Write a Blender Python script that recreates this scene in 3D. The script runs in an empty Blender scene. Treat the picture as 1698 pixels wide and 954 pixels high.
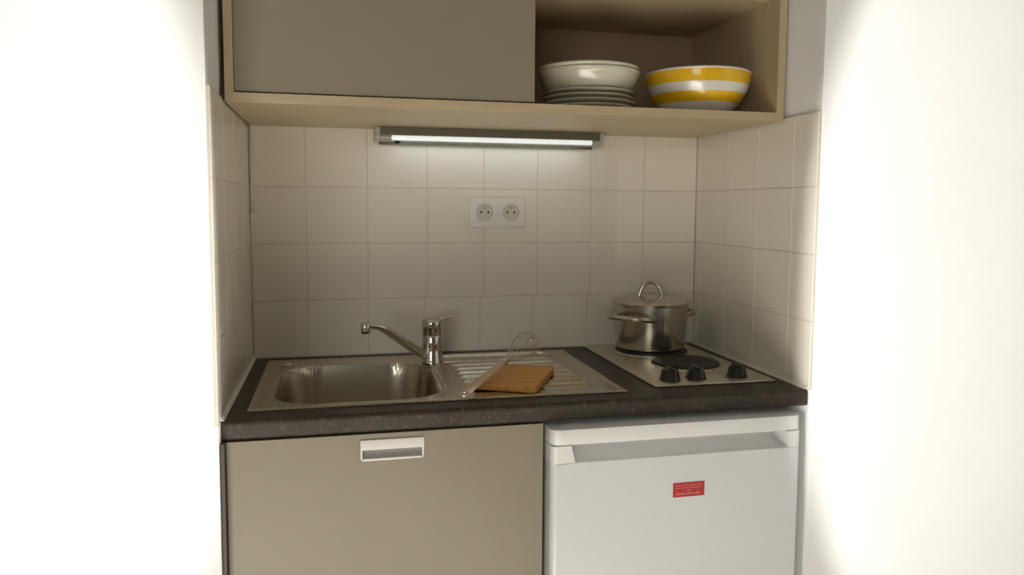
import bpy, bmesh, math, random
from mathutils import Vector, Matrix

random.seed(7)
PI = math.pi
SC = bpy.context.scene
COL = SC.collection

# ------------------------------------------------------------------ camera
cam_d = bpy.data.cameras.new('camera')
cam = bpy.data.objects.new('camera', cam_d)
COL.objects.link(cam)
R = ((0.9738613078, 0.0123332142, -0.2268083881),
     (-0.2270626462, 0.0794930421, -0.9706304193),
     (0.0060586959, 0.9967591224, 0.0802156102))
mw = Matrix(R).to_4x4()
mw.translation = (0.2041, -1.9884, 1.2874)
cam.matrix_world = mw
cam_d.sensor_fit = 'HORIZONTAL'
cam_d.sensor_width = 36.0
cam_d.lens = 26.6587
cam_d.shift_y = -0.0192
cam_d.clip_start = 0.01
SC.camera = cam

# ------------------------------------------------------------------ light
SC.view_settings.view_transform = 'Standard'
SC.view_settings.look = 'None'
SC.view_settings.gamma = 1.0
SC.view_settings.use_curve_mapping = False
SC.view_settings.exposure = 0.0
SC.cycles.use_denoising = True
SC.cycles.max_bounces = 10
SC.cycles.diffuse_bounces = 5
SC.cycles.glossy_bounces = 5
SC.cycles.caustics_reflective = False
SC.cycles.caustics_refractive = False

world = bpy.data.worlds.new('daylight')
SC.world = world
world.use_nodes = True
world.node_tree.nodes['Background'].inputs[0].default_value = (0.75, 0.85, 1.0, 1)
world.node_tree.nodes['Background'].inputs[1].default_value = 0.6


def lamp(name, kind, energy, color, loc, target=None, **kw):
    d = bpy.data.lights.new(name, kind)
    d.energy = energy
    d.color = color
    for k, v in kw.items():
        setattr(d, k, v)
    o = bpy.data.objects.new(name, d)
    COL.objects.link(o)
    o.location = loc
    if target is not None:
        o.rotation_euler = (Vector(target) - Vector(loc)).to_track_quat('-Z', 'Y').to_euler()
    return o


# daylight entering by the wide window in the rear wall
lamp('window_daylight', 'AREA', 25.0, (1.0, 0.97, 0.90), (-1.275, -4.55, 1.475), (-0.3, 0.0, 1.30),
     shape='RECTANGLE', size=1.5, size_y=1.2)
# low sun through the wide window: a bright patch on the floor in front of the kitchenette
lamp('sunlight', 'SUN', 58.0, (1.0, 0.97, 0.90), (-3.75, -8.0, 4.55), (-2.10, -4.6, 2.55), angle=0.02)
# two unseen spots added to brighten the white walls either side of the recess
def added_wash(src, edge, turn):
    """added spot whose wide beam starts at the edge of the recess and opens away from it"""
    d = math.atan2(edge[1] - src[1], edge[0] - src[0]) + turn
    lamp('added_wash_light', 'SPOT', WASH, (1.0, 0.99, 0.97), src, (src[0] + math.cos(d), src[1] + math.sin(d), src[2]),
         spot_size=math.radians(84), spot_blend=0.02, shadow_soft_size=0.03)


WASH = 265.0
added_wash((1.9, -2.2, 1.1), (0.0, -0.6), math.radians(41.2))
added_wash((-0.7, -2.2, 1.1), (1.191, -0.575), math.radians(-41.2))


# ------------------------------------------------------------------ materials
def mat(name, color, rough=0.5, metal=0.0, noise=0.0, nscale=40.0, stretch=None, bump=0.0,
        rough_var=0.0, emit=None, spec=0.5, coat=0.0):
    m = bpy.data.materials.new(name)
    m.use_nodes = True
    nt = m.node_tree
    b = nt.nodes['Principled BSDF']
    b.inputs['Base Color'].default_value = (*color, 1)
    b.inputs['Roughness'].default_value = rough
    b.inputs['Metallic'].default_value = metal
    b.inputs['Specular IOR Level'].default_value = spec
    b.inputs['Coat Weight'].default_value = coat
    b.inputs['Coat Roughness'].default_value = 0.08
    if noise or bump or rough_var:
        tc = nt.nodes.new('ShaderNodeTexCoord')
        mp = nt.nodes.new('ShaderNodeMapping')
        if stretch:
            mp.inputs['Scale'].default_value = stretch
        n = nt.nodes.new('ShaderNodeTexNoise')
        n.inputs['Scale'].default_value = nscale
        n.inputs['Detail'].default_value = 4
        nt.links.new(tc.outputs['Object'], mp.inputs['Vector'])
        nt.links.new(mp.outputs['Vector'], n.inputs['Vector'])
        if noise:
            r = nt.nodes.new('ShaderNodeValToRGB')
            r.color_ramp.elements[0].position = 0.3
            r.color_ramp.elements[1].position = 0.7
            r.color_ramp.elements[0].color = (*[c * (1 - noise) for c in color], 1)
            r.color_ramp.elements[1].color = (*[min(1, c * (1 + noise)) for c in color], 1)
            nt.links.new(n.outputs['Fac'], r.inputs['Fac'])
            nt.links.new(r.outputs['Color'], b.inputs['Base Color'])
        if rough_var:
            mr = nt.nodes.new('ShaderNodeMapRange')
            mr.inputs['To Min'].default_value = max(0.02, rough - rough_var)
            mr.inputs['To Max'].default_value = rough + rough_var
            nt.links.new(n.outputs['Fac'], mr.inputs['Value'])
            nt.links.new(mr.outputs['Result'], b.inputs['Roughness'])
        if bump:
            bp = nt.nodes.new('ShaderNodeBump')
            bp.inputs['Strength'].default_value = bump
            bp.inputs['Distance'].default_value = 0.002
            nt.links.new(n.outputs['Fac'], bp.inputs['Height'])
            nt.links.new(bp.outputs['Normal'], b.inputs['Normal'])
    if emit:
        b.inputs['Emission Color'].default_value = (*emit[0], 1)
        b.inputs['Emission Strength'].default_value = emit[1]
    return m


def speckle_mat():
    m = mat('worktop_laminate', (0.05, 0.04, 0.032), 0.45, spec=0.3)
    nt = m.node_tree
    b = nt.nodes['Principled BSDF']
    tc = nt.nodes.new('ShaderNodeTexCoord')
    n1 = nt.nodes.new('ShaderNodeTexNoise'); n1.inputs['Scale'].default_value = 16; n1.inputs['Detail'].default_value = 5
    n2 = nt.nodes.new('ShaderNodeTexNoise'); n2.inputs['Scale'].default_value = 110; n2.inputs['Detail'].default_value = 3
    r1 = nt.nodes.new('ShaderNodeValToRGB')
    r1.color_ramp.elements[0].position = 0.35; r1.color_ramp.elements[0].color = (0.040, 0.031, 0.023, 1)
    r1.color_ramp.elements[1].position = 0.72; r1.color_ramp.elements[1].color = (0.060, 0.049, 0.034, 1)
    r2 = nt.nodes.new('ShaderNodeValToRGB')
    r2.color_ramp.elements[0].position = 0.60; r2.color_ramp.elements[0].color = (0, 0, 0, 1)
    r2.color_ramp.elements[1].position = 0.72; r2.color_ramp.elements[1].color = (1, 1, 1, 1)
    mx = nt.nodes.new('ShaderNodeMix'); mx.data_type = 'RGBA'
    mx.inputs['B'].default_value = (0.16, 0.14, 0.11, 1)
    for n in (n1, n2):
        nt.links.new(tc.outputs['Object'], n.inputs['Vector'])
    nt.links.new(n1.outputs['Fac'], r1.inputs['Fac'])
    nt.links.new(n2.outputs['Fac'], r2.inputs['Fac'])
    nt.links.new(r1.outputs['Color'], mx.inputs['A'])
    mm = nt.nodes.new('ShaderNodeMath'); mm.operation = 'MULTIPLY'; mm.inputs[1].default_value = 0.55
    nt.links.new(r2.outputs['Color'], mm.inputs[0])
    nt.links.new(mm.outputs[0], mx.inputs['Factor'])
    nt.links.new(mx.outputs['Result'], b.inputs['Base Color'])
    return m


M = {
    'white_paint': mat('white_wall_paint', (0.93, 0.93, 0.92), 0.6, noise=0.01, nscale=6, bump=0.02),
    'tile': mat('cream_glazed_tile', (0.84, 0.79, 0.685), 0.09, noise=0.015, nscale=3),
    'grout': mat('tile_grout', (0.62, 0.58, 0.50), 0.8, noise=0.05, nscale=60),
    'caulk': mat('white_sealant', (0.72, 0.69, 0.62), 0.45, noise=0.02),
    'birch': mat('birch_laminate', (0.47, 0.37, 0.23), 0.42, noise=0.07, nscale=9, stretch=(1.0, 6, 6)),
    'brown_back': mat('shaded_brown_back', (0.40, 0.29, 0.19), 0.6, noise=0.05, nscale=9, stretch=(1.0, 6, 6)),  # brown, darkened below the birch so the colour carries the bay's shade
    'birch_v': mat('birch_laminate_upright', (0.47, 0.37, 0.23), 0.42, noise=0.07, nscale=9, stretch=(6, 6, 1.0)),
    'taupe': mat('taupe_laminate', (0.250, 0.213, 0.150), 0.4, noise=0.015, nscale=30),
    'dark_panel': mat('dark_brown_panel', (0.030, 0.022, 0.015), 0.5, noise=0.1),
    'worktop': speckle_mat(),
    'steel': mat('brushed_stainless_steel', (0.58, 0.54, 0.45), 0.24, 1.0, rough_var=0.05, nscale=60, stretch=(1, 40, 40), bump=0.003),
    'steel_pot': mat('satin_pot_steel', (0.55, 0.51, 0.43), 0.22, 1.0, rough_var=0.04, nscale=60, stretch=(1, 1, 60), bump=0.003),
    'steel_hob': mat('matt_steel_sheet', (0.64, 0.60, 0.50), 0.42, 1.0, rough_var=0.05, nscale=60, stretch=(1, 40, 40)),
    'chrome': mat('polished_chrome', (0.60, 0.58, 0.54), 0.08, 1.0, rough_var=0.02),
    'alu': mat('grey_lamp_housing', (0.14, 0.125, 0.09), 0.4, 0.3, noise=0.04),
    'alu_light': mat('pale_grey_plastic', (0.40, 0.39, 0.34), 0.4, noise=0.03),
    'lens': mat('lamp_lens', (0.75, 0.78, 0.76), 0.35, emit=((0.86, 0.95, 0.93), 0.55), noise=0.02),
    'tube': mat('fluorescent_tube', (0.9, 0.9, 0.9), 0.4, emit=((0.85, 0.95, 1.0), 1.2), noise=0.01),
    'fridge': mat('white_fridge_enamel', (0.76, 0.785, 0.79), 0.30, noise=0.008, nscale=120, bump=0.02),
    'fridge_plastic': mat('white_fridge_plastic', (0.77, 0.77, 0.765), 0.35, noise=0.01),
    'sticker_red': mat('red_sticker', (0.47, 0.035, 0.045), 0.4, noise=0.05),
    'sticker_print': mat('pale_sticker_print', (0.62, 0.24, 0.21), 0.5, noise=0.05),
    'handle_white': mat('satin_white_metal', (0.80, 0.77, 0.73), 0.35, noise=0.01),
    'handle_cup': mat('satin_aluminium', (0.62, 0.61, 0.58), 0.3, 0.15, noise=0.02),
    'black_iron': mat('black_cast_iron', (0.022, 0.020, 0.017), 0.55, noise=0.1, nscale=90, bump=0.05),
    'black_plastic': mat('black_plastic', (0.012, 0.010, 0.009), 0.3, noise=0.05),
    'cream_china': mat('cream_stoneware', (0.62, 0.60, 0.47), 0.2, noise=0.02, nscale=20, coat=0.3),
    'white_china': mat('white_stoneware', (0.74, 0.71, 0.66), 0.2, noise=0.01, coat=0.3),
    'yellow_china': mat('yellow_glaze_band', (0.80, 0.47, 0.012), 0.2, noise=0.05, nscale=25, coat=0.3),
    'bamboo': mat('chopping_board_wood', (0.68, 0.32, 0.065), 0.5, noise=0.22, nscale=10, stretch=(1.5, 14, 14)),
    'whisk_handle': mat('pale_wood_handle', (0.60, 0.42, 0.29), 0.5, noise=0.08, nscale=20, stretch=(1, 8, 8)),
    'socket': mat('white_socket_plastic', (0.80, 0.78, 0.75), 0.3, noise=0.01),
    'socket_in': mat('socket_insert_plastic', (0.62, 0.60, 0.50), 0.4, noise=0.02),
    'socket_hole': mat('socket_hole_black', (0.03, 0.028, 0.02), 0.6, noise=0.05),
    'floor': mat('floor_vinyl', (0.48, 0.46, 0.42), 0.5, noise=0.1, nscale=8),
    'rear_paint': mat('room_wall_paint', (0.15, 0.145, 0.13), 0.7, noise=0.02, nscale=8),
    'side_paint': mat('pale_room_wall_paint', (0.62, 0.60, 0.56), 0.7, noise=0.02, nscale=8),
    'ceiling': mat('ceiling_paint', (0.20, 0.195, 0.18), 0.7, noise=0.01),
    'window_frame': mat('window_frame_paint', (0.8, 0.8, 0.78), 0.4, noise=0.01),
    'carcass': mat('cabinet_interior', (0.20, 0.16, 0.11), 0.6, noise=0.05),  # plain brown of the base cabinet's inner panels
}


# ------------------------------------------------------------------ mesh helpers
def newbm():
    return bmesh.new()


def box(bm, a, b, bevel=0.0, seg=2):
    x0, y0, z0 = a
    x1, y1, z1 = b
    t = bmesh.new()
    vs = [t.verts.new(p) for p in ((x0, y0, z0), (x1, y0, z0), (x1, y1, z0), (x0, y1, z0),
                                   (x0, y0, z1), (x1, y0, z1), (x1, y1, z1), (x0, y1, z1))]
    for f in ((3, 2, 1, 0), (4, 5, 6, 7), (0, 1, 5, 4), (1, 2, 6, 5), (2, 3, 7, 6), (3, 0, 4, 7)):
        t.faces.new([vs[i] for i in f])
    if bevel:
        bmesh.ops.bevel(t, geom=list(t.edges), offset=bevel, segments=seg, profile=0.5, affect='EDGES', clamp_overlap=True)
    merge(bm, t)


def merge(bm, t):
    me = bpy.data.meshes.new('tmp')
    t.to_mesh(me)
    t.free()
    bm.from_mesh(me)
    bpy.data.meshes.remove(me)


def prism(bm, poly, z0, z1, axis='z', bevel=0.0, seg=2):
    """poly in the plane across the axis, extruded from z0 to z1 (z0/z1 may be functions of the point)."""
    f0 = z0 if callable(z0) else (lambda p: z0)
    f1 = z1 if callable(z1) else (lambda p: z1)

    def P(p, h):
        return {'z': (p[0], p[1], h), 'x': (h, p[0], p[1]), 'y': (p[0], h, p[1])}[axis]
    t = bmesh.new()
    lo = [t.verts.new(P(p, f0(p))) for p in poly]
    hi = [t.verts.new(P(p, f1(p))) for p in poly]
    n = len(poly)
    t.faces.new(lo[::-1])
    t.faces.new(hi)
    for i in range(n):
        t.faces.new((lo[i], lo[(i + 1) % n], hi[(i + 1) % n], hi[i]))
    bmesh.ops.recalc_face_normals(t, faces=list(t.faces))
    if bevel:
        bmesh.ops.bevel(t, geom=list(t.edges), offset=bevel, segments=seg, profile=0.5, affect='EDGES', clamp_overlap=True)
    merge(bm, t)


def lathe(bm, prof, c=(0, 0, 0), n=48, mat4=None, cap=True):
    """prof: list of (r, z); spun round z at c."""
    rings = []
    for r, z in prof:
        if r < 1e-6:
            rings.append([bm.verts.new((c[0], c[1], c[2] + z))])
        else:
            rings.append([bm.verts.new((c[0] + r * math.cos(2 * PI * i / n), c[1] + r * math.sin(2 * PI * i / n), c[2] + z)) for i in range(n)])
    for a, b in zip(rings, rings[1:]):
        for i in range(n):
            j = (i + 1) % n
            if len(a) == 1 and len(b) == 1:
                continue
            if len(a) == 1:
                bm.faces.new((a[0], b[j], b[i]))
            elif len(b) == 1:
                bm.faces.new((a[i], a[j], b[0]))
            else:
                bm.faces.new((a[i], a[j], b[j], b[i]))
    if mat4 is not None:
        vs = [v for ring in rings for v in ring]
        bmesh.ops.transform(bm, matrix=mat4, verts=vs)


def smooth_path(pts, k=6):
    """Catmull-Rom."""
    pts = [Vector(p) for p in pts]
    q = [pts[0] * 2 - pts[1]] + pts + [pts[-1] * 2 - pts[-2]]
    out = []
    for i in range(1, len(q) - 2):
        a, b, c, d = q[i - 1:i + 3]
        for j in range(k):
            t = j / k
            out.append(0.5 * ((2 * b) + (c - a) * t + (2 * a - 5 * b + 4 * c - d) * t * t + (3 * b - a - 3 * c + d) * t ** 3))
    out.append(pts[-1])
    return out


def tube(bm, pts, r, n=10, cap=True, flat=None):
    """sweep a circle (radius number or list); flat=(normal, factor) squashes the section."""
    pts = [Vector(p) for p in pts]
    rad = r if isinstance(r, (list, tuple)) else [r] * len(pts)
    rings = []
    t0 = (pts[1] - pts[0]).normalized()
    up = Vector((0, 0, 1)) if abs(t0.z) < 0.9 else Vector((1, 0, 0))
    a = t0.cross(up).normalized()
    for i, p in enumerate(pts):
        t = (pts[min(i + 1, len(pts) - 1)] - pts[max(i - 1, 0)]).normalized()
        a = (a - t * a.dot(t)).normalized()
        b = t.cross(a)
        ring = []
        for k in range(n):
            d = (a * math.cos(2 * PI * k / n) + b * math.sin(2 * PI * k / n)) * rad[i]
            if flat:
                nn = Vector(flat[0]).normalized()
                d = d - nn * d.dot(nn) * (1 - flat[1])
            ring.append(bm.verts.new(p + d))
        rings.append(ring)
    for x, y in zip(rings, rings[1:]):
        for i in range(n):
            j = (i + 1) % n
            bm.faces.new((x[i], x[j], y[j], y[i]))
    if cap:
        bm.faces.new(rings[0][::-1])
        bm.faces.new(rings[-1])


def world_of(o):
    m = Matrix.LocRotScale(o.location, o.rotation_euler, o.scale)
    return (world_of(o.parent) @ m) if o.parent else m


def obj(name, bm, m, parent=None, smooth=None, local=False, keep=False):
    """bm is in world coordinates unless local; one mesh object named by its kind."""
    me = bpy.data.meshes.new(name)
    o = bpy.data.objects.new(name, me)
    COL.objects.link(o)
    bmesh.ops.recalc_face_normals(bm, faces=list(bm.faces))
    if parent is not None:
        o.parent = parent
        if not local:
            bmesh.ops.transform(bm, matrix=world_of(parent).inverted(), verts=list(bm.verts))
    if not keep:
        xs = [v.co for v in bm.verts]
        c = Vector([(min(v[i] for v in xs) + max(v[i] for v in xs)) / 2 for i in range(3)])
        c.z = min(v.z for v in xs)
        bmesh.ops.translate(bm, vec=-c, verts=list(bm.verts))
        o.location = c
    bm.to_mesh(me)
    bm.free()
    ms = m if isinstance(m, (list, tuple)) else [m]
    for k in ms:
        me.materials.append(M[k])
    if smooth is not None:
        me.set_sharp_from_angle(angle=math.radians(smooth))
    return o


def shade(o, ang=40):
    for p in o.data.polygons:
        p.use_smooth = True
    o.data.set_sharp_from_angle(angle=math.radians(ang))
    return o


def tag(o, label, cat, group=None):
    o['label'] = label
    o['category'] = cat
    if group:
        o['group'] = group
    return o


def thing(name, label, cat, loc, group=None):
    o = bpy.data.objects.new(name, None)
    o.empty_display_size = 0.05
    COL.objects.link(o)
    o.location = loc
    return tag(o, label, cat, group)


def struct(o):
    o['kind'] = 'structure'
    return o


def part(o, label):
    o['label'] = label
    return o


# ------------------------------------------------------------------ the setting
W = 1.2045           # width of the recess at the back
TOE = 0.0235         # the right-hand wall runs slightly inwards towards the room
YL, YR = -0.600, -0.575
CEIL = 2.45
REAR = -4.6


def rw(y):           # x of the right-hand tile face at depth y
    return W + TOE * y


bm = newbm(); box(bm, (-2.7, REAR, -0.08), (2.9, 0.15, 0.0)); struct(obj('floor', bm, 'floor'))
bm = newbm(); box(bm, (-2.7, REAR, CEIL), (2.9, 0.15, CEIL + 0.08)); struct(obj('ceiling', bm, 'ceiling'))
bm = newbm(); box(bm, (-0.005, 0.0065, 0.0), (W + 0.005, 0.15, CEIL)); wall_back = struct(obj('wall_back', bm, 'grout', keep=True))
bm = newbm(); box(bm, (-2.7, YL, 0.0), (-0.0065, 0.15, CEIL), bevel=0.002); box(bm, (-0.02, YL + 0.001, 0.0), (-0.0002, 0.15, 0.8995)); wall_left = struct(obj('wall_left', bm, 'white_paint', keep=True))

wall_right = None
bm = newbm(); box(bm, (0.0065, YR, 0.0), (1.72, 0.15, CEIL), bevel=0.002)
box(bm, (0.0002, YR + 0.001, 0.0), (0.02, 0.15, 0.8995))
wall_right = struct(obj('wall_right', bm, 'white_paint', keep=True))
wall_right.location = (W, 0, 0)
wall_right.rotation_euler = (0, 0, -math.asin(TOE))

# the rest of the room behind the camera, with a wide window in the rear wall
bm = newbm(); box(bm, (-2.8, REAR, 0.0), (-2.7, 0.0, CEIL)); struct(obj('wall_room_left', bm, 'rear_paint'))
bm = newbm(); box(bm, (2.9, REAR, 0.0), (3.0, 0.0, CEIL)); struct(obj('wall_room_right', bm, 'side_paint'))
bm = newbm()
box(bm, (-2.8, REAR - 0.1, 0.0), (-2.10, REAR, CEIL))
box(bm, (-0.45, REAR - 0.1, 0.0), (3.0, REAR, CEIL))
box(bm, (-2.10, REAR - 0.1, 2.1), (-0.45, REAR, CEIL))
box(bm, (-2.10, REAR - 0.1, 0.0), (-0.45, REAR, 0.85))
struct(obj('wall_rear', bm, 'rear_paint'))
bm = newbm()
for x in (-2.10, -1.305, -0.51):
    box(bm, (x, REAR - 0.09, 0.85), (x + 0.06, REAR - 0.04, 2.1))
for z in (0.85, 2.04):
    box(bm, (-2.10, REAR - 0.09, z), (-0.45, REAR - 0.04, z + 0.06))
struct(obj('window_1', bm, 'window_frame'))

# ------------------------------------------------------------------ wall tiles, one object each
TILE_T = 0.0062
_tile_cache = {}


def tile_mesh(w, h):
    key = (round(w, 4), round(h, 4))
    if key in _tile_cache:
        return _tile_cache[key]
    bm = bmesh.new()
    d = 0.0008
    x, z = w / 2, h / 2
    back = [bm.verts.new(p) for p in ((-x, TILE_T, -z), (x, TILE_T, -z), (x, TILE_T, z), (-x, TILE_T, z))]
    mid = [bm.verts.new(p) for p in ((-x, d * 0.9, -z), (x, d * 0.9, -z), (x, d * 0.9, z), (-x, d * 0.9, z))]
    e = d * 1.2
    fr = [bm.verts.new(p) for p in ((-x + e, 0, -z + e), (x - e, 0, -z + e), (x - e, 0, z - e), (-x + e, 0, z - e))]
    for i in range(4):
        j = (i + 1) % 4
        bm.faces.new((back[i], back[j], mid[j], mid[i]))
        bm.faces.new((mid[i], mid[j], fr[j], fr[i]))
    bm.faces.new(fr)
    bm.faces.new(back[::-1])
    bmesh.ops.recalc_face_normals(bm, faces=list(bm.faces))
    me = bpy.data.meshes.new('tile')
    bm.to_mesh(me)
    bm.free()
    me.materials.append(M['tile'])
    _tile_cache[key] = me
    return me


def tile(parent, loc, rz, w, h, gap=0.0018):
    o = bpy.data.objects.new('tile', tile_mesh(w - gap, h - gap))
    COL.objects.link(o)
    o.parent = parent
    o.location = loc
    o.rotation_euler = (random.uniform(-.0012, .0012), 0, rz + random.uniform(-.0012, .0012))
    return o


rows = [0.9005, 1.0465, 1.191, 1.3345, 1.491]
J_up = [-0.0008, 0.1335, 0.2865, 0.4400, 0.5910, 0.7390, 0.8905, 1.0455, W + 0.0008]
J_lo = [-0.0008, 0.1335, 0.2865, 0.4345, 0.5815, 0.7265, 0.8830, 1.0455, W + 0.0008]
for ri in range(4):
    z0, z1 = rows[ri], rows[ri + 1]
    J = J_lo if ri == 0 else J_up
    for a, b in zip(J, J[1:]):
        tile(wall_back, ((a + b) / 2, 0.0, (z0 + z1) / 2), 0, b - a, z1 - z0)
    # left side wall (tile faces look to +x), right side wall (faces look to -x)
    L = [-0.0003, -0.15, -0.30, -0.45, YL + 0.001]
    for a, b in zip(L, L[1:]):
        tile(wall_left, (0.0, (a + b) / 2, (z0 + z1) / 2), PI / 2, a - b, z1 - z0)
    L = [-0.0003, -0.035, -0.185, -0.335, -0.485, YR + 0.001]
    for a, b in zip(L, L[1:]):
        tile(wall_right, (0.0, (a + b) / 2, (z0 + z1) / 2), -PI / 2, a - b, z1 - z0)

# grout bedding behind the side tiles (part of each side wall)
bm = newbm(); box(bm, (-0.0066, YL + 0.0012, 0.9), (-0.0011, 0.0, 1.4905)); obj('grout', bm, 'grout', wall_left)
bm = newbm(); box(bm, (0.0011, YR + 0.0012, 0.9), (0.0066, 0.0, 1.4905))
g = obj('grout', bm, 'grout', wall_right, local=True)
bm = newbm(); box(bm, (-0.0, 0.0011, 0.9), (W, 0.0066, 1.491)); obj('grout', bm, 'grout', wall_back)

# sealant lines along the worktop
bm = newbm()
prism(bm, [(0.0, 0.9), (0.006, 0.9), (0.0, 0.906)], -0.57, -0.001, 'y')
struct(obj('trim_1', bm, 'caulk'))
bm = newbm()
t = [(0.0, 0.9), (-0.007, 0.9), (0.0, 0.907)]
lo = [bm.verts.new((rw(-0.57) + p[0], -0.57, p[1])) for p in t]
hi = [bm.verts.new((rw(-0.001) + p[0], -0.001, p[1])) for p in t]
bm.faces.new(lo); bm.faces.new(hi[::-1])
for i in range(3):
    bm.faces.new((lo[i], lo[(i + 1) % 3], hi[(i + 1) % 3], hi[i]))
struct(obj('trim_2', bm, 'caulk'))

# ------------------------------------------------------------------ worktop
WT, WB, WF = 0.900, 0.8645, -0.572
wt = thing('worktop', 'dark brown speckled laminate worktop spanning the recess under sink and hob', 'worktop', (0.6, WF, WB))
bm = newbm()
prof = [(-0.512, WB), (WF + 0.003, WB), (WF, WB + 0.003)]
for k in range(5):
    a = PI - k * PI / 8
    prof.append((WF + 0.009 + 0.009 * math.cos(a), WT - 0.009 + 0.009 * math.sin(a)))
prof += [(-0.512, WT)]
prism(bm, prof, 0.0006, lambda p: rw(p[0]) - 0.0012, 'x')
box(bm, (0.0006, -0.0495, WB), (W - 0.003, -0.0006, WT))
box(bm, (0.0006, -0.512, WB), (0.043, -0.0495, WT))
prism(bm, [(0.797, -0.512), (rw(-0.512) - 0.0012, -0.512), (rw(-0.0495) - 0.0012, -0.0495), (0.797, -0.0495)], WB, WT)
obj('slab', bm, 'worktop', wt)

# ------------------------------------------------------------------ sink with drainer: one pressed sheet
SX0, SX1, SY0, SY1 = 0.0385, 0.8015, -0.5155, -0.0455
sink = thing('sink', 'stainless steel inset sink with single bowl and ribbed drainer', 'sink', ((SX0 + SX1) / 2, SY0, WT))


def sstep(t):
    t = max(0.0, min(1.0, t))
    return t * t * (3 - 2 * t)


def rrect(x, y, cx, cy, hx, hy, r):
    qx, qy = abs(x - cx) - hx + r, abs(y - cy) - hy + r
    return math.hypot(max(qx, 0), max(qy, 0)) + min(max(qx, qy), 0) - r


BCX, BCY, BHX, BHY, BR = 0.2515, -0.295, 0.1715, 0.182, 0.092


def sink_z(x, y):
    e = min(x - SX0, SX1 - x, y - SY0, SY1 - y)
    z = 0.9012 + 0.0032 * sstep(e / 0.004) - 0.0018 * sstep((e - 0.010) / 0.006)
    # bowl
    d = rrect(x, y, BCX, BCY, BHX, BHY, BR)
    # drainer tray
    dd = rrect(x, y, 0.604, -0.262, 0.163, 0.205, 0.045)
    dd = max(dd, 0.036 - d)
    tray = sstep(-dd / 0.010)
    z -= 0.0060 * tray
    if dd < -0.012:
        fade = sstep((-dd - 0.012) / 0.02)
        ph = (y + 0.080) / 0.0430
        z += 0.0062 * fade * (0.5 + 0.5 * math.cos(2 * PI * ph)) ** 2
    if d < 0.012:
        if d > 0:
            z -= 0.0045 * sstep((0.012 - d) / 0.012)
        else:
            t = -d
            w = 0.020
            wall = 0.135 * (1 - (1 - min(t / w, 1)) ** 2.0)
            z -= 0.0045 + wall
            if t > w:
                z -= 0.006 * sstep((t - w) / 0.12)
            rr = math.hypot(x - 0.2515, y + 0.26)
            if rr < 0.046:
                z -= 0.004 * sstep((0.046 - rr) / 0.006)
    return z


NX, NY = 320, 198
bm = newbm()
grid = []
for j in range(NY + 1):
    y = SY0 + (SY1 - SY0) * j / NY
    grid.append([bm.verts.new((SX0 + (SX1 - SX0) * i / NX, y, sink_z(SX0 + (SX1 - SX0) * i / NX, y))) for i in range(NX + 1)])
for j in range(NY):
    for i in range(NX):
        bm.faces.new((grid[j][i], grid[j][i + 1], grid[j + 1][i + 1], grid[j + 1][i]))
shade(obj('basin_sheet', bm, 'steel', sink), 60)
bm = newbm()
lathe(bm, [(0.0, 0.003), (0.012, 0.003), (0.014, 0.0), (0.036, 0.0), (0.040, 0.0015), (0.042, 0.0)], (0.2515, -0.26, 0.7527), 32)
shade(obj('drain', bm, 'chrome', sink))
bm = newbm()
lathe(bm, [(0.0, 0.0045), (0.011, 0.0042), (0.0145, 0.002), (0.0155, 0.0)], (0.0865, -0.088, 0.9022), 24)
part(shade(obj('hole_cover', bm, 'chrome', sink)), 'round chrome cap on the back left corner')

# ------------------------------------------------------------------ mixer tap
tap = thing('mixer_tap', 'chrome single lever mixer tap between sink bowl and drainer', 'tap', (0.434, -0.143, 0.9028))
tx, ty = 0.434, -0.143
bm = newbm()
lathe(bm, [(0.0, 0.0), (0.0255, 0.0), (0.0255, 0.004), (0.0245, 0.006), (0.0242, 0.045), (0.0242, 0.066), (0.0228, 0.069), (0.0, 0.069)], (tx, ty, 0.9028), 40)
shade(obj('body', bm, 'chrome', tap), 35)
bm = newbm()
lathe(bm, [(0.0, 0.0), (0.0228, 0.0), (0.0242, 0.002), (0.0244, 0.028), (0.0238, 0.036), (0.0205, 0.0405), (0.0, 0.043)], (tx, ty, 0.9722), 40)
head = shade(obj('lever_head', bm, 'chrome', tap), 35)
bm = newbm()
sec = [(-0.012, 0.0415, 0.016), (0.008, 0.0435, 0.016), (0.022, 0.0440, 0.0135), (0.034, 0.0440, 0.0100), (0.044, 0.0455, 0.0085), (0.050, 0.0475, 0.006)]
ring = []
ca, sa = math.cos(0.35), math.sin(0.35)
for d, z, w in sec:
    c = Vector((tx + d * ca, ty + d * sa, 0.9722 + z - 0.004))
    pr = Vector((-sa, ca, 0))
    h = 0.0042 if d < 0.02 else 0.003
    ring.append([bm.verts.new(c + pr * w * math.cos(a) + Vector((0, 0, h * math.sin(a)))) for a in [2 * PI * k / 14 for k in range(14)]])
for a, b in zip(ring, ring[1:]):
    for i in range(14):
        bm.faces.new((a[i], a[(i + 1) % 14], b[(i + 1) % 14], b[i]))
bm.faces.new(ring[0]); bm.faces.new(ring[-1])
shade(obj('lever', bm, 'chrome', tap), 50)
bm = newbm()
pth = smooth_path([(tx - 0.012, ty - 0.004, 0.921), (0.395, -0.170, 0.938), (0.345, -0.212, 0.979), (0.316, -0.236, 1.003), (0.300, -0.246, 1.0125), (0.283, -0.252, 1.0165), (0.272, -0.255, 1.0165)], 6)
n = len(pth)
tube(bm, pth, [0.0115 - 0.0030 * min(1, i / (n * 0.8)) for i in range(n)], 16)
shade(obj('spout', bm, 'chrome', tap), 50)
bm = newbm()
lathe(bm, [(0.0, 0.0), (0.0095, 0.0), (0.0105, 0.002), (0.0105, 0.012), (0.0112, 0.0125), (0.0112, 0.021), (0.009, 0.025), (0.0, 0.0262)], (0.2690, -0.2555, 0.9985), 28)
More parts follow.
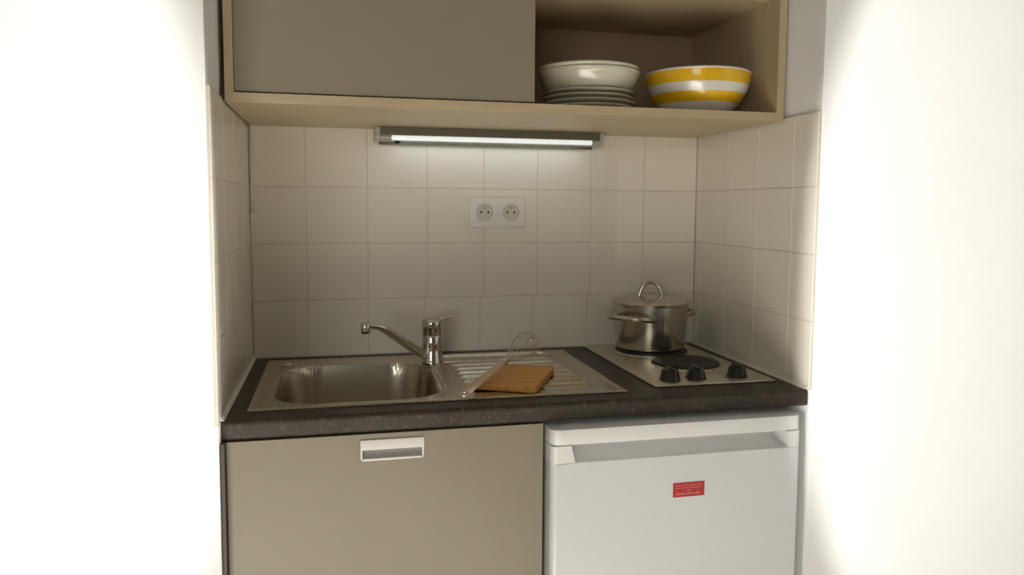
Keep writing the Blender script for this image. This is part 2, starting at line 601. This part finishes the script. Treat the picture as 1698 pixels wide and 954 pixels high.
shade(obj('aerator', bm, 'chrome', tap), 35)

# ------------------------------------------------------------------ electric hob
hob = thing('hob', 'two plate stainless steel electric hob set into right end of worktop', 'hob', (1.017, -0.25, WT))
HX0, HX1, HY0, HY1 = 0.8715, 1.1625, -0.4935, -0.012
bm = newbm()
box(bm, (HX0, HY0, WT + 0.0002), (HX1, HY1, WT + 0.0052), bevel=0.0022)
shade(obj('top_plate', bm, 'steel_hob', hob), 30)


def hotplate(cx, cy, r):
    bm = newbm()
    z = WT + 0.005
    lathe(bm, [(r + 0.006, 0.0), (r + 0.005, 0.0022), (r + 0.003, 0.003), (r + 0.001, 0.002), (0.0, 0.002)], (cx, cy, z), 56)
    rim = shade(obj('hotplate_rim', bm, 'steel', hob))
    bm = newbm()
    lathe(bm, [(r, 0.001), (r, 0.0065), (r - 0.002, 0.008), (r * 0.42, 0.008), (r * 0.40, 0.0072), (0.0, 0.0072)], (cx, cy, z), 56)
    shade(obj('hotplate', bm, 'black_iron', hob))


hotplate(1.026, -0.1155, 0.0935)
hotplate(1.040, -0.2955, 0.0800)
for kx, ky in ((0.9275, -0.447), (0.990, -0.447), (1.092, -0.447)):
    bm = newbm()
    lathe(bm, [(0.0, 0.0), (0.0235, 0.0), (0.0235, 0.003), (0.0215, 0.006), (0.0185, 0.0215), (0.017, 0.0235), (0.0, 0.0235)], (kx, ky, WT + 0.005), 28)
    k = shade(obj('knob', bm, 'black_plastic', hob), 30)
    bm = newbm()
    box(bm, (kx - 0.0045, ky - 0.0185, WT + 0.010), (kx + 0.0045, ky + 0.0185, WT + 0.0335), bevel=0.0015)
    shade(obj('knob_grip', bm, 'black_plastic', k), 30)

# ------------------------------------------------------------------ pot and lid
px_, py_, pz = 1.023, -0.112, WT + 0.0131
pot = thing('cooking_pot', 'large stainless steel cooking pot standing on the rear hotplate', 'pot', (px_, py_, pz))
bm = newbm()
lathe(bm, [(0.0, 0.0), (0.083, 0.0), (0.0870, 0.002), (0.0893, 0.006), (0.0905, 0.012), (0.0960, 0.070), (0.0995, 0.119), (0.1025, 0.1215), (0.1025, 0.123), (0.0985, 0.123),
           (0.0970, 0.118), (0.0940, 0.070), (0.0885, 0.012), (0.085, 0.005), (0.0, 0.004)], (px_, py_, pz), 72)
shade(obj('pot_body', bm, 'steel_pot', pot), 35)
for ang in (215, 28):
    a0 = math.radians(ang)
    pts = []
    for da, rr, dz in ((-36, 0.097, 0), (-34, 0.108, 0.001), (-29, 0.124, 0.003), (-19, 0.137, 0.005), (-7, 0.142, 0.006), (7, 0.142, 0.006), (19, 0.137, 0.005), (29, 0.124, 0.003), (34, 0.108, 0.001), (36, 0.097, 0)):
        a = a0 + math.radians(da)
        q = 1.0
        rr = 0.097 + (rr - 0.097) * q
        pts.append((px_ + rr * math.cos(a), py_ + rr * math.sin(a), pz + 0.088 + dz))
    bm = newbm()
    tube(bm, smooth_path(pts, 5), 0.0066, 14)
    h = shade(obj('handle', bm, 'steel_pot', pot), 50)
    for s in (-36, 36):
        a = a0 + math.radians(s)
        bm = newbm()
        m4 = Matrix.Translation((px_ + 0.0975 * math.cos(a), py_ + 0.0975 * math.sin(a), pz + 0.088)) @ Matrix.Rotation(a, 4, 'Z') @ Matrix.Rotation(PI / 2, 4, 'Y')
        lathe(bm, [(0.0, 0.004), (0.007, 0.0035), (0.009, 0.001), (0.009, -0.002)], (0, 0, 0), 18, m4)
        shade(obj('rivet_plate', bm, 'chrome', h), 40)

lz = pz + 0.1234
lid = thing('pot_lid', 'shallow domed stainless steel lid with bar loop lying on the cooking pot', 'lid', (px_, py_, lz))
bm = newbm()
lathe(bm, [(0.096, 0.0), (0.1035, 0.0), (0.1040, 0.0018), (0.1020, 0.0032), (0.096, 0.0048), (0.088, 0.0062), (0.070, 0.0105), (0.045, 0.0145), (0.020, 0.0165), (0.0, 0.017)], (px_, py_, lz), 72)
shade(obj('lid_disc', bm, 'steel_pot', lid), 40)
bm = newbm()
ux, uy = math.cos(-0.20), math.sin(-0.20)
pts = [(-0.0315, 0.013), (-0.0300, 0.020), (-0.0240, 0.036), (-0.0160, 0.0475), (-0.005, 0.0525), (0.005, 0.0525), (0.0160, 0.0475), (0.0240, 0.036), (0.0300, 0.020), (0.0315, 0.013)]
tube(bm, smooth_path([(px_ + d * ux, py_ + d * uy, lz + z) for d, z in pts], 5), 0.0056, 14)
shade(obj('loop_handle', bm, 'steel_pot', lid), 50)

# ------------------------------------------------------------------ chopping board
bz = 0.9034
board = thing('chopping_board', 'small brown wooden chopping board lying askew on the ribbed drainer', 'chopping board', (0.592, -0.386, bz))
ax = math.radians(62)
ex, ey = Vector((math.cos(ax), math.sin(ax), 0)), Vector((math.sin(ax), -math.cos(ax), 0))
bc = Vector((0.5900, -0.382, 0))
HL, HWD, BT = 0.1000, 0.0680, 0.0170


def board_poly():
    p = []
    r = 0.010
    # corners with small rounds; three finger grooves along the right-hand long edge
    def arc(cu, cv, a0, a1):
        for k in range(5):
            a = a0 + (a1 - a0) * k / 4
            p.append((cu + r * math.cos(a), cv + r * math.sin(a)))
    arc(-HL + r, -HWD + r, PI, 1.5 * PI)
    arc(HL - r, -HWD + r, 1.5 * PI, 2 * PI)
    arc(HL - r, HWD - r, 0, 0.5 * PI)
    arc(-HL + r, HWD - r, 0.5 * PI, PI)
    return p


bm = newbm()
poly = [tuple((bc + ex * u + ey * v).xy) for u, v in board_poly()]
prism(bm, poly, bz, bz + BT, bevel=0.0022)
# finger grooves cut in the right edge as scooped notches
brd = shade(obj('board_slab', bm, 'bamboo', board), 35)
cut = newbm()
for u in (-0.066, -0.022, 0.022, 0.066):
    c = bc + ex * u + ey * (HWD + 0.001)
    lathe(cut, [(0.0, -0.002), (0.0085, -0.002), (0.0085, 0.0120), (0.0, 0.0120)], (c.x, c.y, bz), 16)
cme = bpy.data.meshes.new('groove_cutter')
bmesh.ops.recalc_face_normals(cut, faces=list(cut.faces))
cut.to_mesh(cme); cut.free()
co = bpy.data.objects.new('groove_cutter', cme)
COL.objects.link(co)
mod = brd.modifiers.new('grooves', 'BOOLEAN')
mod.object = co
mod.operation = 'DIFFERENCE'
mod.solver = 'EXACT'
dg = bpy.context.evaluated_depsgraph_get()
newme = bpy.data.meshes.new_from_object(brd.evaluated_get(dg))
brd.modifiers.clear()
brd.data = newme
newme.set_sharp_from_angle(angle=math.radians(35))
bpy.data.objects.remove(co)
if not newme.materials:
    newme.materials.append(M['bamboo'])

# ------------------------------------------------------------------ whisk leaning over the board
P0 = Vector((0.4502, -0.5480, 0.9250))
P1 = Vector((0.5598, -0.4024, 0.9520))
wd = (P1 - P0).normalized()
whisk = thing('whisk', 'wire balloon whisk with pale wooden handle leaning on the chopping board', 'whisk', (P0.x, P0.y, 0.9205))
bm = newbm()
L1 = (P1 - P0).length
stations = [(0.0, 0.0045), (0.004, 0.0072), (0.03, 0.0076), (0.065, 0.0076), (0.12, 0.0080), (L1 - 0.015, 0.0072), (L1 - 0.004, 0.0064), (L1, 0.004)]
tube(bm, [P0 + wd * s for s, _ in stations], [r for _, r in stations], 18)
shade(obj('handle', bm, 'whisk_handle', whisk), 50)
bm = newbm()
rc = P0 - wd * 0.0085
side = wd.cross(Vector((0, 0, 1))).normalized()
nrm = Vector((0, 0, 1))
rp = [rc + (wd * math.cos(a) + side * math.sin(a)) * 0.0085 for a in [2 * PI * k / 24 for k in range(25)]]
tube(bm, rp, 0.0022, 10)
part(shade(obj('hanging_ring', bm, 'chrome', whisk), 60), 'chrome hanging ring')
bm = newbm()
tube(bm, [P1 - wd * 0.012, P1 - wd * 0.004, P1 + wd * 0.004, P1 + wd * 0.012], [0.0076, 0.0078, 0.0070, 0.0050], 16)
part(shade(obj('ferrule', bm, 'chrome', whisk), 40), 'steel ferrule')
upv = side.cross(wd).normalized()
for k in range(5):
    a = PI * k / 5 + 0.2
    dv = side * math.cos(a) + upv * math.sin(a)
    bm = newbm()
    LL = 0.160
    half = [(0.0, 0.003), (0.03, 0.009), (0.065, 0.019), (0.10, 0.0265), (0.130, 0.0285), (0.150, 0.020), (LL, 0.004)]
    pts = [P1 + wd * s + dv * r for s, r in half] + [P1 + wd * s - dv * r for s, r in reversed(half)]
    tube(bm, smooth_path(pts, 5), 0.00075, 6)
    shade(obj('wire', bm, 'steel_pot', whisk), 60)

# ------------------------------------------------------------------ base cabinet under the sink
FZ = 0.8605
bcab = thing('base_cabinet', 'taupe fronted base cabinet under the sink', 'cabinet', (0.303, -0.29, 0.0))
bm = newbm(); box(bm, (0.0008, -0.592, 0.0), (0.0078, -0.02, 0.8638)); part(obj('side_panel', bm, 'dark_panel', bcab), 'dark brown end panel')
bm = newbm(); box(bm, (0.5845, -0.55, 0.10), (0.6010, -0.02, 0.8638)); obj('side_panel', bm, 'carcass', bcab)
bm = newbm(); box(bm, (0.0082, -0.55, 0.10), (0.584, -0.02, 0.118)); obj('bottom_panel', bm, 'carcass', bcab)
bm = newbm(); box(bm, (0.0082, -0.52, 0.0), (0.601, -0.50, 0.10)); obj('plinth', bm, 'dark_panel', bcab)
# door with a slot left for the cup handle
hx0, hx1, hz0, hz1 = 0.2485, 0.3615, 0.8125, 0.8475
bm = newbm()
dy0, dy1 = -0.5715, -0.5535
dx0, dx1, dz0 = 0.0088, 0.6005, 0.105
fo = [bm.verts.new((x, dy0, z)) for x, z in ((dx0, dz0), (dx1, dz0), (dx1, FZ), (dx0, FZ))]
fi = [bm.verts.new((x, dy0, z)) for x, z in ((hx0, hz0), (hx1, hz0), (hx1, hz1), (hx0, hz1))]
bo = [bm.verts.new((v.co.x, dy1, v.co.z)) for v in fo]
bi = [bm.verts.new((v.co.x, dy1, v.co.z)) for v in fi]
for i in range(4):
    j = (i + 1) % 4
    bm.faces.new((fo[i], fo[j], fi[j], fi[i]))
    bm.faces.new((bo[i], bo[j], bi[j], bi[i]))
    bm.faces.new((fo[i], fo[j], bo[j], bo[i]))
    bm.faces.new((fi[i], fi[j], bi[j], bi[i]))
bdoor = obj('door', bm, 'taupe', bcab)
# rectangular cup handle: pale flange, hood across the top, hollow below
bm = newbm()
fx0, fx1, fz0, fz1 = 0.2455, 0.3645, 0.8095, 0.8495
yf = dy0 - 0.0028
box(bm, (fx0, yf, fz0), (fx1, dy0 - 0.0001, fz0 + 0.0042), bevel=0.0008)
box(bm, (fx0, yf, fz0), (fx0 + 0.0036, dy0 - 0.0001, fz1), bevel=0.0008)
box(bm, (fx1 - 0.0036, yf, fz0), (fx1, dy0 - 0.0001, fz1), bevel=0.0008)
prism(bm, [(yf, fz1), (yf - 0.002, fz1 - 0.006), (yf - 0.0015, fz1 - 0.0185), (yf + 0.001, fz1 - 0.0192), (dy0 - 0.0001, fz1 - 0.013), (dy0 - 0.0001, fz1)], fx0, fx1, 'x')
hf = part(shade(obj('handle', bm, 'handle_white', bdoor), 35), 'pale metal recessed cup handle')
bm = newbm()
t = bmesh.new()
prof = [(dy0 - 0.0005, hz0 + 0.001), (dy0 + 0.006, hz0 + 0.002), (dy0 + 0.0115, hz0 + 0.008), (dy0 + 0.0135, hz0 + 0.018), (dy0 + 0.012, hz1 - 0.002), (dy0 + 0.004, hz1)]
lo = [bm.verts.new((hx0 + 0.0005, p[0], p[1])) for p in prof]
hi = [bm.verts.new((hx1 - 0.0005, p[0], p[1])) for p in prof]
for i in range(len(prof) - 1):
    bm.faces.new((lo[i], lo[i + 1], hi[i + 1], hi[i]))
bm.faces.new(lo); bm.faces.new(hi[::-1])
t.free()
shade(obj('handle_cup', bm, 'handle_cup', bdoor), 50)

# ------------------------------------------------------------------ fridge
fr = thing('fridge', 'white under-counter fridge with long grip recess and red sticker', 'fridge', (0.885, -0.30, 0.0))
FX0, FX1, FY = 0.6095, 1.1585, -0.602
bm = newbm(); box(bm, (FX0 + 0.006, -0.535, 0.03), (FX1 - 0.006, -0.03, 0.822), bevel=0.004); shade(obj('body', bm, 'fridge', fr), 30)
bm = newbm()
for x in (FX0 + 0.05, FX1 - 0.05):
    for y in (-0.50, -0.07):
        bm = newbm()
        lathe(bm, [(0.0, 0.0), (0.018, 0.0), (0.018, 0.03), (0.0, 0.03)], (x, y, 0.0), 16)
        obj('foot', bm, 'black_plastic', fr)

bm = newbm()


def rrpoly(x0, x1, y0, y1, r, k=6):
    p = []
    for cx, cy, a0 in ((x1 - r, y0 + r, -PI / 2), (x1 - 0.002, y1 - 0.002, 0), (x0 + 0.002, y1 - 0.002, PI / 2), (x0 + r, y0 + r, PI)):
        rr = r if cy < (y0 + y1) / 2 else 0.002
        for i in range(k + 1):
            a = a0 + PI / 2 * i / k
            p.append((cx + rr * math.cos(a), cy + rr * math.sin(a)))
    return p


prism(bm, rrpoly(FX0, FX1, FY, -0.03, 0.018), 0.8235, 0.8535, bevel=0.0028)
part(shade(obj('top_lid', bm, 'fridge_plastic', fr), 30), 'white plastic top')
# door: slab with rounded vertical edges, a band at the top with the grip recess
DZ = 0.7865
bm = newbm()
prism(bm, rrpoly(FX0, FX1, FY, -0.538, 0.013), 0.055, DZ, bevel=0.0015)
fdoor = shade(obj('door', bm, 'fridge', fr), 30)
bm = newbm()
gx0, gx1 = 0.650, 1.1215
top = 0.8215
prism(bm, rrpoly(FX0, FX1, FY + 0.048, -0.538, 0.006), DZ - 0.001, top)
# left and right cheeks of the grip with slanted inner ends, rounded outer edge


def cheek(xo, xt, xb, sgn):
    t = bmesh.new()
    r = 0.013
    for z, xi in ((DZ - 0.001, xb), (top, xt)):
        pass
    n = 6
    prof = []
    for i in range(n + 1):
        a = PI / 2 * i / n
        prof.append((xo + sgn * (r - r * math.cos(a)), FY + r - r * math.sin(a)))
    def outline(xi):
        q = [(xo, FY + 0.050)] + prof + [(xi, FY), (xi + sgn * 0.007, FY + 0.049)]
        return q
    lo = [t.verts.new((p[0], p[1], DZ - 0.001)) for p in outline(xb)]
    hi = [t.verts.new((p[0], p[1], top)) for p in outline(xt)]
    k = len(lo)
    t.faces.new(lo); t.faces.new(hi)
    for i in range(k):
        t.faces.new((lo[i], lo[(i + 1) % k], hi[(i + 1) % k], hi[i]))
    bmesh.ops.recalc_face_normals(t, faces=list(t.faces))
    merge(bm, t)


cheek(FX0, gx0, gx0 + 0.009, 1)
cheek(FX1, gx1 + 0.002, gx1 + 0.006, -1)
# scooped floor of the recess
prism(bm, [(FY + 0.0015, DZ - 0.001), (FY + 0.049, DZ - 0.001), (FY + 0.049, DZ + 0.010), (FY + 0.034, DZ + 0.002)], gx0 + 0.002, gx1 + 0.010, 'x')
shade(obj('grip_recess', bm, 'fridge_plastic', fdoor), 30)
bm = newbm()
sx0, sx1, sz0, sz1 = 0.8670, 0.9365, 0.6992, 0.7293
box(bm, (sx0, FY - 0.0007, sz0), (sx1, FY + 0.0001, sz1))
stk = part(obj('sticker', bm, 'sticker_red', fdoor), 'red rectangular sticker with small pale print')
bm = newbm()


def print_line(x0, x1, z, h, w, gap, words):
    x = x0
    k = 0
    while x + w < x1:
        ww = w * random.uniform(0.6, 1.15)
        if words and k % words == words - 1:
            x += gap * 1.6
        box(bm, (x, FY - 0.0011, z), (x + ww, FY - 0.0006, z + h * random.choice((1, 1, 0.75))))
        x += ww + gap
        k += 1


print_line(sx0 + 0.006, sx1 - 0.007, 0.7222, 0.0022, 0.0017, 0.0008, 7)
print_line(sx0 + 0.006, sx1 - 0.008, 0.7168, 0.0022, 0.0017, 0.0008, 5)
print_line(sx0 + 0.029, sx1 - 0.030, 0.7112, 0.0024, 0.0018, 0.0009, 0)
print_line(sx0 + 0.007, sx1 - 0.008, 0.7042, 0.0036, 0.0028, 0.0010, 6)
obj('print', bm, 'sticker_print', fdoor)

# ------------------------------------------------------------------ wall cabinet
CX0, CX1, CY0, CZ0, CZ1 = 0.0035, 1.1905, -0.445, 1.4835, 2.10
PT = 0.0185
wc = thing('wall_cabinet', 'pale birch wall cabinet with taupe sliding door and open shelf bay', 'cabinet', ((CX0 + CX1) / 2, CY0 / 2, CZ0))
bm = newbm(); box(bm, (CX0, CY0, CZ0), (CX1, -0.0015, CZ0 + PT), bevel=0.0008); obj('bottom_panel', bm, 'birch', wc)
bm = newbm(); box(bm, (CX0, CY0, CZ0 + PT + 0.0002), (CX0 + 0.0165, -0.0015, CZ1), bevel=0.0008); obj('side_panel', bm, 'birch_v', wc)
bm = newbm(); box(bm, (CX1 - 0.0185, CY0, CZ0 + PT + 0.0002), (CX1, -0.0015, CZ1), bevel=0.0008); obj('side_panel', bm, 'birch_v', wc)
bm = newbm(); box(bm, (CX0, CY0, CZ1 + 0.0002), (CX1, -0.0015, CZ1 + PT)); obj('top_panel', bm, 'birch', wc)
bm = newbm(); box(bm, (CX0 + 0.017, -0.020, CZ0 + PT + 0.0002), (CX1 - 0.019, -0.012, CZ1)); part(obj('back_panel', bm, 'brown_back', wc), 'brown back panel')
bm = newbm(); box(bm, (0.590, -0.415, CZ0 + PT + 0.0002), (0.606, -0.0205, CZ1)); obj('divider', bm, 'birch_v', wc)
bm = newbm(); box(bm, (0.6065, -0.400, 1.7560), (CX1 - 0.019, -0.0205, 1.7740), bevel=0.0008); obj('shelf', bm, 'birch', wc)
bm = newbm(); box(bm, (CX0 + 0.0172, -0.4405, CZ0 + PT + 0.0024), (0.6122, -0.4235, CZ1 - 0.002), bevel=0.0008); obj('sliding_door', bm, 'taupe', wc)

# ------------------------------------------------------------------ light under the wall cabinet
lx0, lx1, ly0, ly1, lzb, lzt = 0.3035, 0.8985, -0.0775, -0.012, 1.4475, 1.4832
lampo = thing('under_cabinet_light', 'slim grey fluorescent strip light fixed beneath wall cabinet', 'light', ((lx0 + lx1) / 2, -0.05, lzb))
bm = newbm()
box(bm, (lx0 + 0.012, ly0, 1.4625), (lx1 - 0.012, ly1, lzt), bevel=0.001)
box(bm, (lx0 + 0.012, ly1 - 0.003, 1.4435), (lx1 - 0.012, ly1, 1.4630))
obj('housing', bm, 'alu', lampo)
for x0, x1 in ((lx0, lx0 + 0.0118), (lx1 - 0.0118, lx1)):
    bm = newbm()
    prism(bm, [(ly0 - 0.0006, lzt - 0.001), (ly0 - 0.0006, 1.460), (ly0 + 0.006, lzb + 0.001), (ly1, lzb + 0.001), (ly1, lzt - 0.001)], x0, x1, 'x', bevel=0.0008)
    obj('end_cap', bm, 'alu_light', lampo)
# curved front lens, its last few centimetres unlit; a grey lip below it
lens = [(ly0 + 0.0003, 1.4622), (ly0 - 0.0016, 1.4585), (ly0 - 0.0004, 1.4535), (ly0 + 0.004, 1.4500), (ly0 + 0.006, 1.4515), (ly0 + 0.0025, 1.4545), (ly0 + 0.0022, 1.4622)]
bm = newbm(); prism(bm, lens, lx0 + 0.040, lx1 - 0.034, 'x'); part(shade(obj('lens', bm, 'lens', lampo), 60), 'glowing front lens')
for x0, x1 in ((lx0 + 0.0122, lx0 + 0.0398), (lx1 - 0.0338, lx1 - 0.0122)):
    bm = newbm(); prism(bm, lens, x0, x1, 'x'); obj('lens_end', bm, 'alu_light', lampo)
bm = newbm(); prism(bm, [(ly0 + 0.0035, 1.4498), (ly0 + 0.0085, 1.4472), (ly0 + 0.018, 1.4472), (ly0 + 0.018, 1.4484), (ly0 + 0.0065, 1.4512)], lx0 + 0.0122, lx1 - 0.0122, 'x')
obj('lower_lip', bm, 'alu_light', lampo)
bm = newbm(); tube(bm, [(lx0 + 0.045, -0.050, 1.4585), (lx1 - 0.04, -0.050, 1.4585)], 0.0065, 14); part(shade(obj('fluorescent_tube', bm, 'tube', lampo), 50), 'lit fluorescent tube')
bm = newbm(); lathe(bm, [(0.0, -0.0048), (0.003, -0.0042), (0.0075, 0.0), (0.0085, 0.002)], (0.3575, -0.068, 1.4462), 16); part(shade(obj('switch', bm, 'black_plastic', lampo)), 'small black rocker switch')
lamp('tube_light', 'AREA', 0.15, (0.80, 0.92, 1.0), (0.60, -0.060, 1.4515), (0.60, -0.050, 1.0), shape='RECTANGLE', size=0.50, size_y=0.016)

# ------------------------------------------------------------------ double socket on the back wall
scx, scz = 0.6268, 1.2715
sock = thing('wall_socket', 'white double power socket on tiled back wall', 'socket', (scx, 0.0, scz - 0.04))
bm = newbm()
box(bm, (scx - 0.0765, -0.0105, scz - 0.040), (scx + 0.0765, -0.0002, scz + 0.040), bevel=0.0045, seg=3)
shade(obj('cover_plate', bm, 'socket', sock), 40)
for dx in (-0.0355, 0.0355):
    cx = scx + dx
    m4 = Matrix.Translation((cx, -0.0106, scz + 0.001)) @ Matrix.Rotation(PI / 2, 4, 'X')
    bm = newbm()
    lathe(bm, [(0.0235, -0.0004), (0.0235, 0.0016), (0.0205, 0.0016), (0.0195, 0.0004), (0.0, 0.0002)], (0, 0, 0), 36, m4)
    ins = shade(obj('socket_insert', bm, 'socket_in', sock), 35)
    bm = newbm()
    for hx in (-0.0095, 0.0095):
        lathe(bm, [(0.0030, 0.0002), (0.0030, 0.0010), (0.0, 0.0010)], (0, 0, 0), 14, Matrix.Translation((cx + hx, -0.0106, scz + 0.001)) @ Matrix.Rotation(PI / 2, 4, 'X'))
    part(obj('socket_hole', bm, 'socket_hole', ins), 'dark socket holes')
    bm = newbm()
    lathe(bm, [(0.0026, 0.0), (0.0026, 0.006), (0.0012, 0.0075), (0.0, 0.0077)], (0, 0, 0), 14, Matrix.Translation((cx, -0.0106, scz + 0.0125)) @ Matrix.Rotation(PI / 2, 4, 'X'))
    shade(obj('earth_pin', bm, 'steel', ins), 40)

# ------------------------------------------------------------------ thin cable down the left back corner
cab = thing('corner_cable', 'thin pale cable with small clip down the left back corner', 'cable', (0.004, -0.006, 1.245))
bm = newbm(); tube(bm, [(0.0035, -0.0045, 1.4830), (0.0030, -0.0042, 1.40), (0.0034, -0.0042, 1.32), (0.0032, -0.0042, 1.268)], 0.0024, 10)
shade(obj('cable', bm, 'caulk', cab), 50)
bm = newbm(); box(bm, (0.0008, -0.0130, 1.245), (0.0145, -0.0006, 1.270), bevel=0.0012); obj('clip', bm, 'socket', cab)

# ------------------------------------------------------------------ crockery in the open bay
zs = CZ0 + PT


def copy_thing(root, loc, label):
    r = root.copy()
    COL.objects.link(r)
    r.location = loc
    r['label'] = label
    for ch in [c for c in bpy.data.objects if c.parent == root]:
        c = ch.copy()
        COL.objects.link(c)
        c.parent = r
    return r


def plate_bm(c):
    bm = newbm()
    lathe(bm, [(0.0, 0.001), (0.060, 0.001), (0.062, 0.0), (0.066, 0.0), (0.068, 0.0015), (0.080, 0.0055), (0.095, 0.0085), (0.1035, 0.0105), (0.1045, 0.0120), (0.1035, 0.0132),
               (0.096, 0.0125), (0.082, 0.0095), (0.070, 0.0055), (0.064, 0.0042), (0.0, 0.0040)], c, 64)
    return bm


pcx, pcy = 0.7775, -0.298
labs = ['cream dinner plate at the bottom of the stack on the open shelf', 'second cream dinner plate from the bottom of the stack',
        'third cream dinner plate from the bottom of the stack', 'topmost cream dinner plate, directly under the two deep bowls']
offs = [(0, 0), (0.002, -0.001), (-0.001, 0.001), (0.001, 0.0)]
for k in range(4):
    c = (pcx + offs[k][0], pcy + offs[k][1], zs + 0.0004 + 0.0112 * k)
    o = shade(obj('plate', plate_bm(c), 'cream_china'), 50)
    tag(o, labs[k], 'plate', 'dinner plates stacked on the open shelf')


def deep_bm(c):
    bm = newbm()
    lathe(bm, [(0.0, 0.0015), (0.050, 0.0015), (0.052, 0.0), (0.058, 0.0), (0.062, 0.002), (0.083, 0.0065), (0.098, 0.0155), (0.1070, 0.0275), (0.1120, 0.0395), (0.1140, 0.0465), (0.1162, 0.0475), (0.1172, 0.0495), (0.1172, 0.0525), (0.1160, 0.0538),
               (0.1135, 0.0535), (0.1120, 0.0485), (0.1098, 0.0400), (0.1046, 0.0285), (0.0958, 0.0172), (0.0815, 0.0088), (0.0620, 0.0045), (0.0, 0.0040)], c, 72)
    return bm


z0 = zs + 0.0004 + 0.0112 * 3 + 0.0046
tag(shade(obj('deep_bowl', deep_bm((pcx, pcy, z0)), 'cream_china'), 50), 'cream deep bowl on top of the dinner plates, under another bowl', 'bowl', 'deep bowls on the open shelf')
tag(shade(obj('deep_bowl', deep_bm((pcx - 0.001, pcy + 0.001, z0 + 0.0093)), 'cream_china'), 50), 'cream deep bowl nested uppermost in the crockery stack', 'bowl', 'deep bowls on the open shelf')

bx, by, bz0 = 1.0400, -0.318, zs + 0.0005
sb = thing('striped_bowl', 'yellow and white striped mixing bowl right of the plate stack', 'bowl', (bx, by, bz0))


def bowl_r(z):
    t = max(0.0, min(1.0, (z - 0.0) / 0.097))
    return 0.062 + (0.1215 - 0.062) * (1 - (1 - t) ** 2.1) ** 0.8


def band(z0_, z1_, name, m):
    bm = newbm()
    prof = [(bowl_r(z0_ + (z1_ - z0_) * k / 6), z0_ + (z1_ - z0_) * k / 6) for k in range(7)]
    inn = [(r - 0.0022, z) for r, z in reversed(prof)]
    lathe(bm, prof + inn + [prof[0]], (bx, by, bz0), 72)
    o = shade(obj(name, bm, m, sb), 50)
    return o


bm = newbm()
lathe(bm, [(0.0, 0.003), (0.050, 0.003), (0.052, 0.0), (0.060, 0.0)] + [(bowl_r(0.003 + 0.022 * k / 5), 0.003 + 0.022 * k / 5) for k in range(6)] + [(bowl_r(0.025) - 0.0022, 0.025)], (bx, by, bz0), 72)
shade(obj('base', bm, 'white_china', sb), 50)
part(band(0.0251, 0.0460, 'band', 'yellow_china'), 'yellow lower band')
part(band(0.0461, 0.0660, 'band', 'white_china'), 'white middle band')
part(band(0.0661, 0.0930, 'band', 'yellow_china'), 'yellow upper band')
bm = newbm()
rt = bowl_r(0.0931)
inner = [(bowl_r(z) - 0.0045 if z > 0.01 else bowl_r(0.01) - 0.006, z) for z in (0.094, 0.08, 0.06, 0.04, 0.02, 0.009)]
lathe(bm, [(rt - 0.002, 0.0931), (rt, 0.0931), (rt + 0.0012, 0.0950), (rt + 0.0002, 0.0975), (rt - 0.002, 0.0980), (rt - 0.0038, 0.0965)] + inner + [(0.0, 0.0075)], (bx, by, bz0), 72)
part(shade(obj('rim_and_inside', bm, 'white_china', sb), 50), 'white rim and inside')
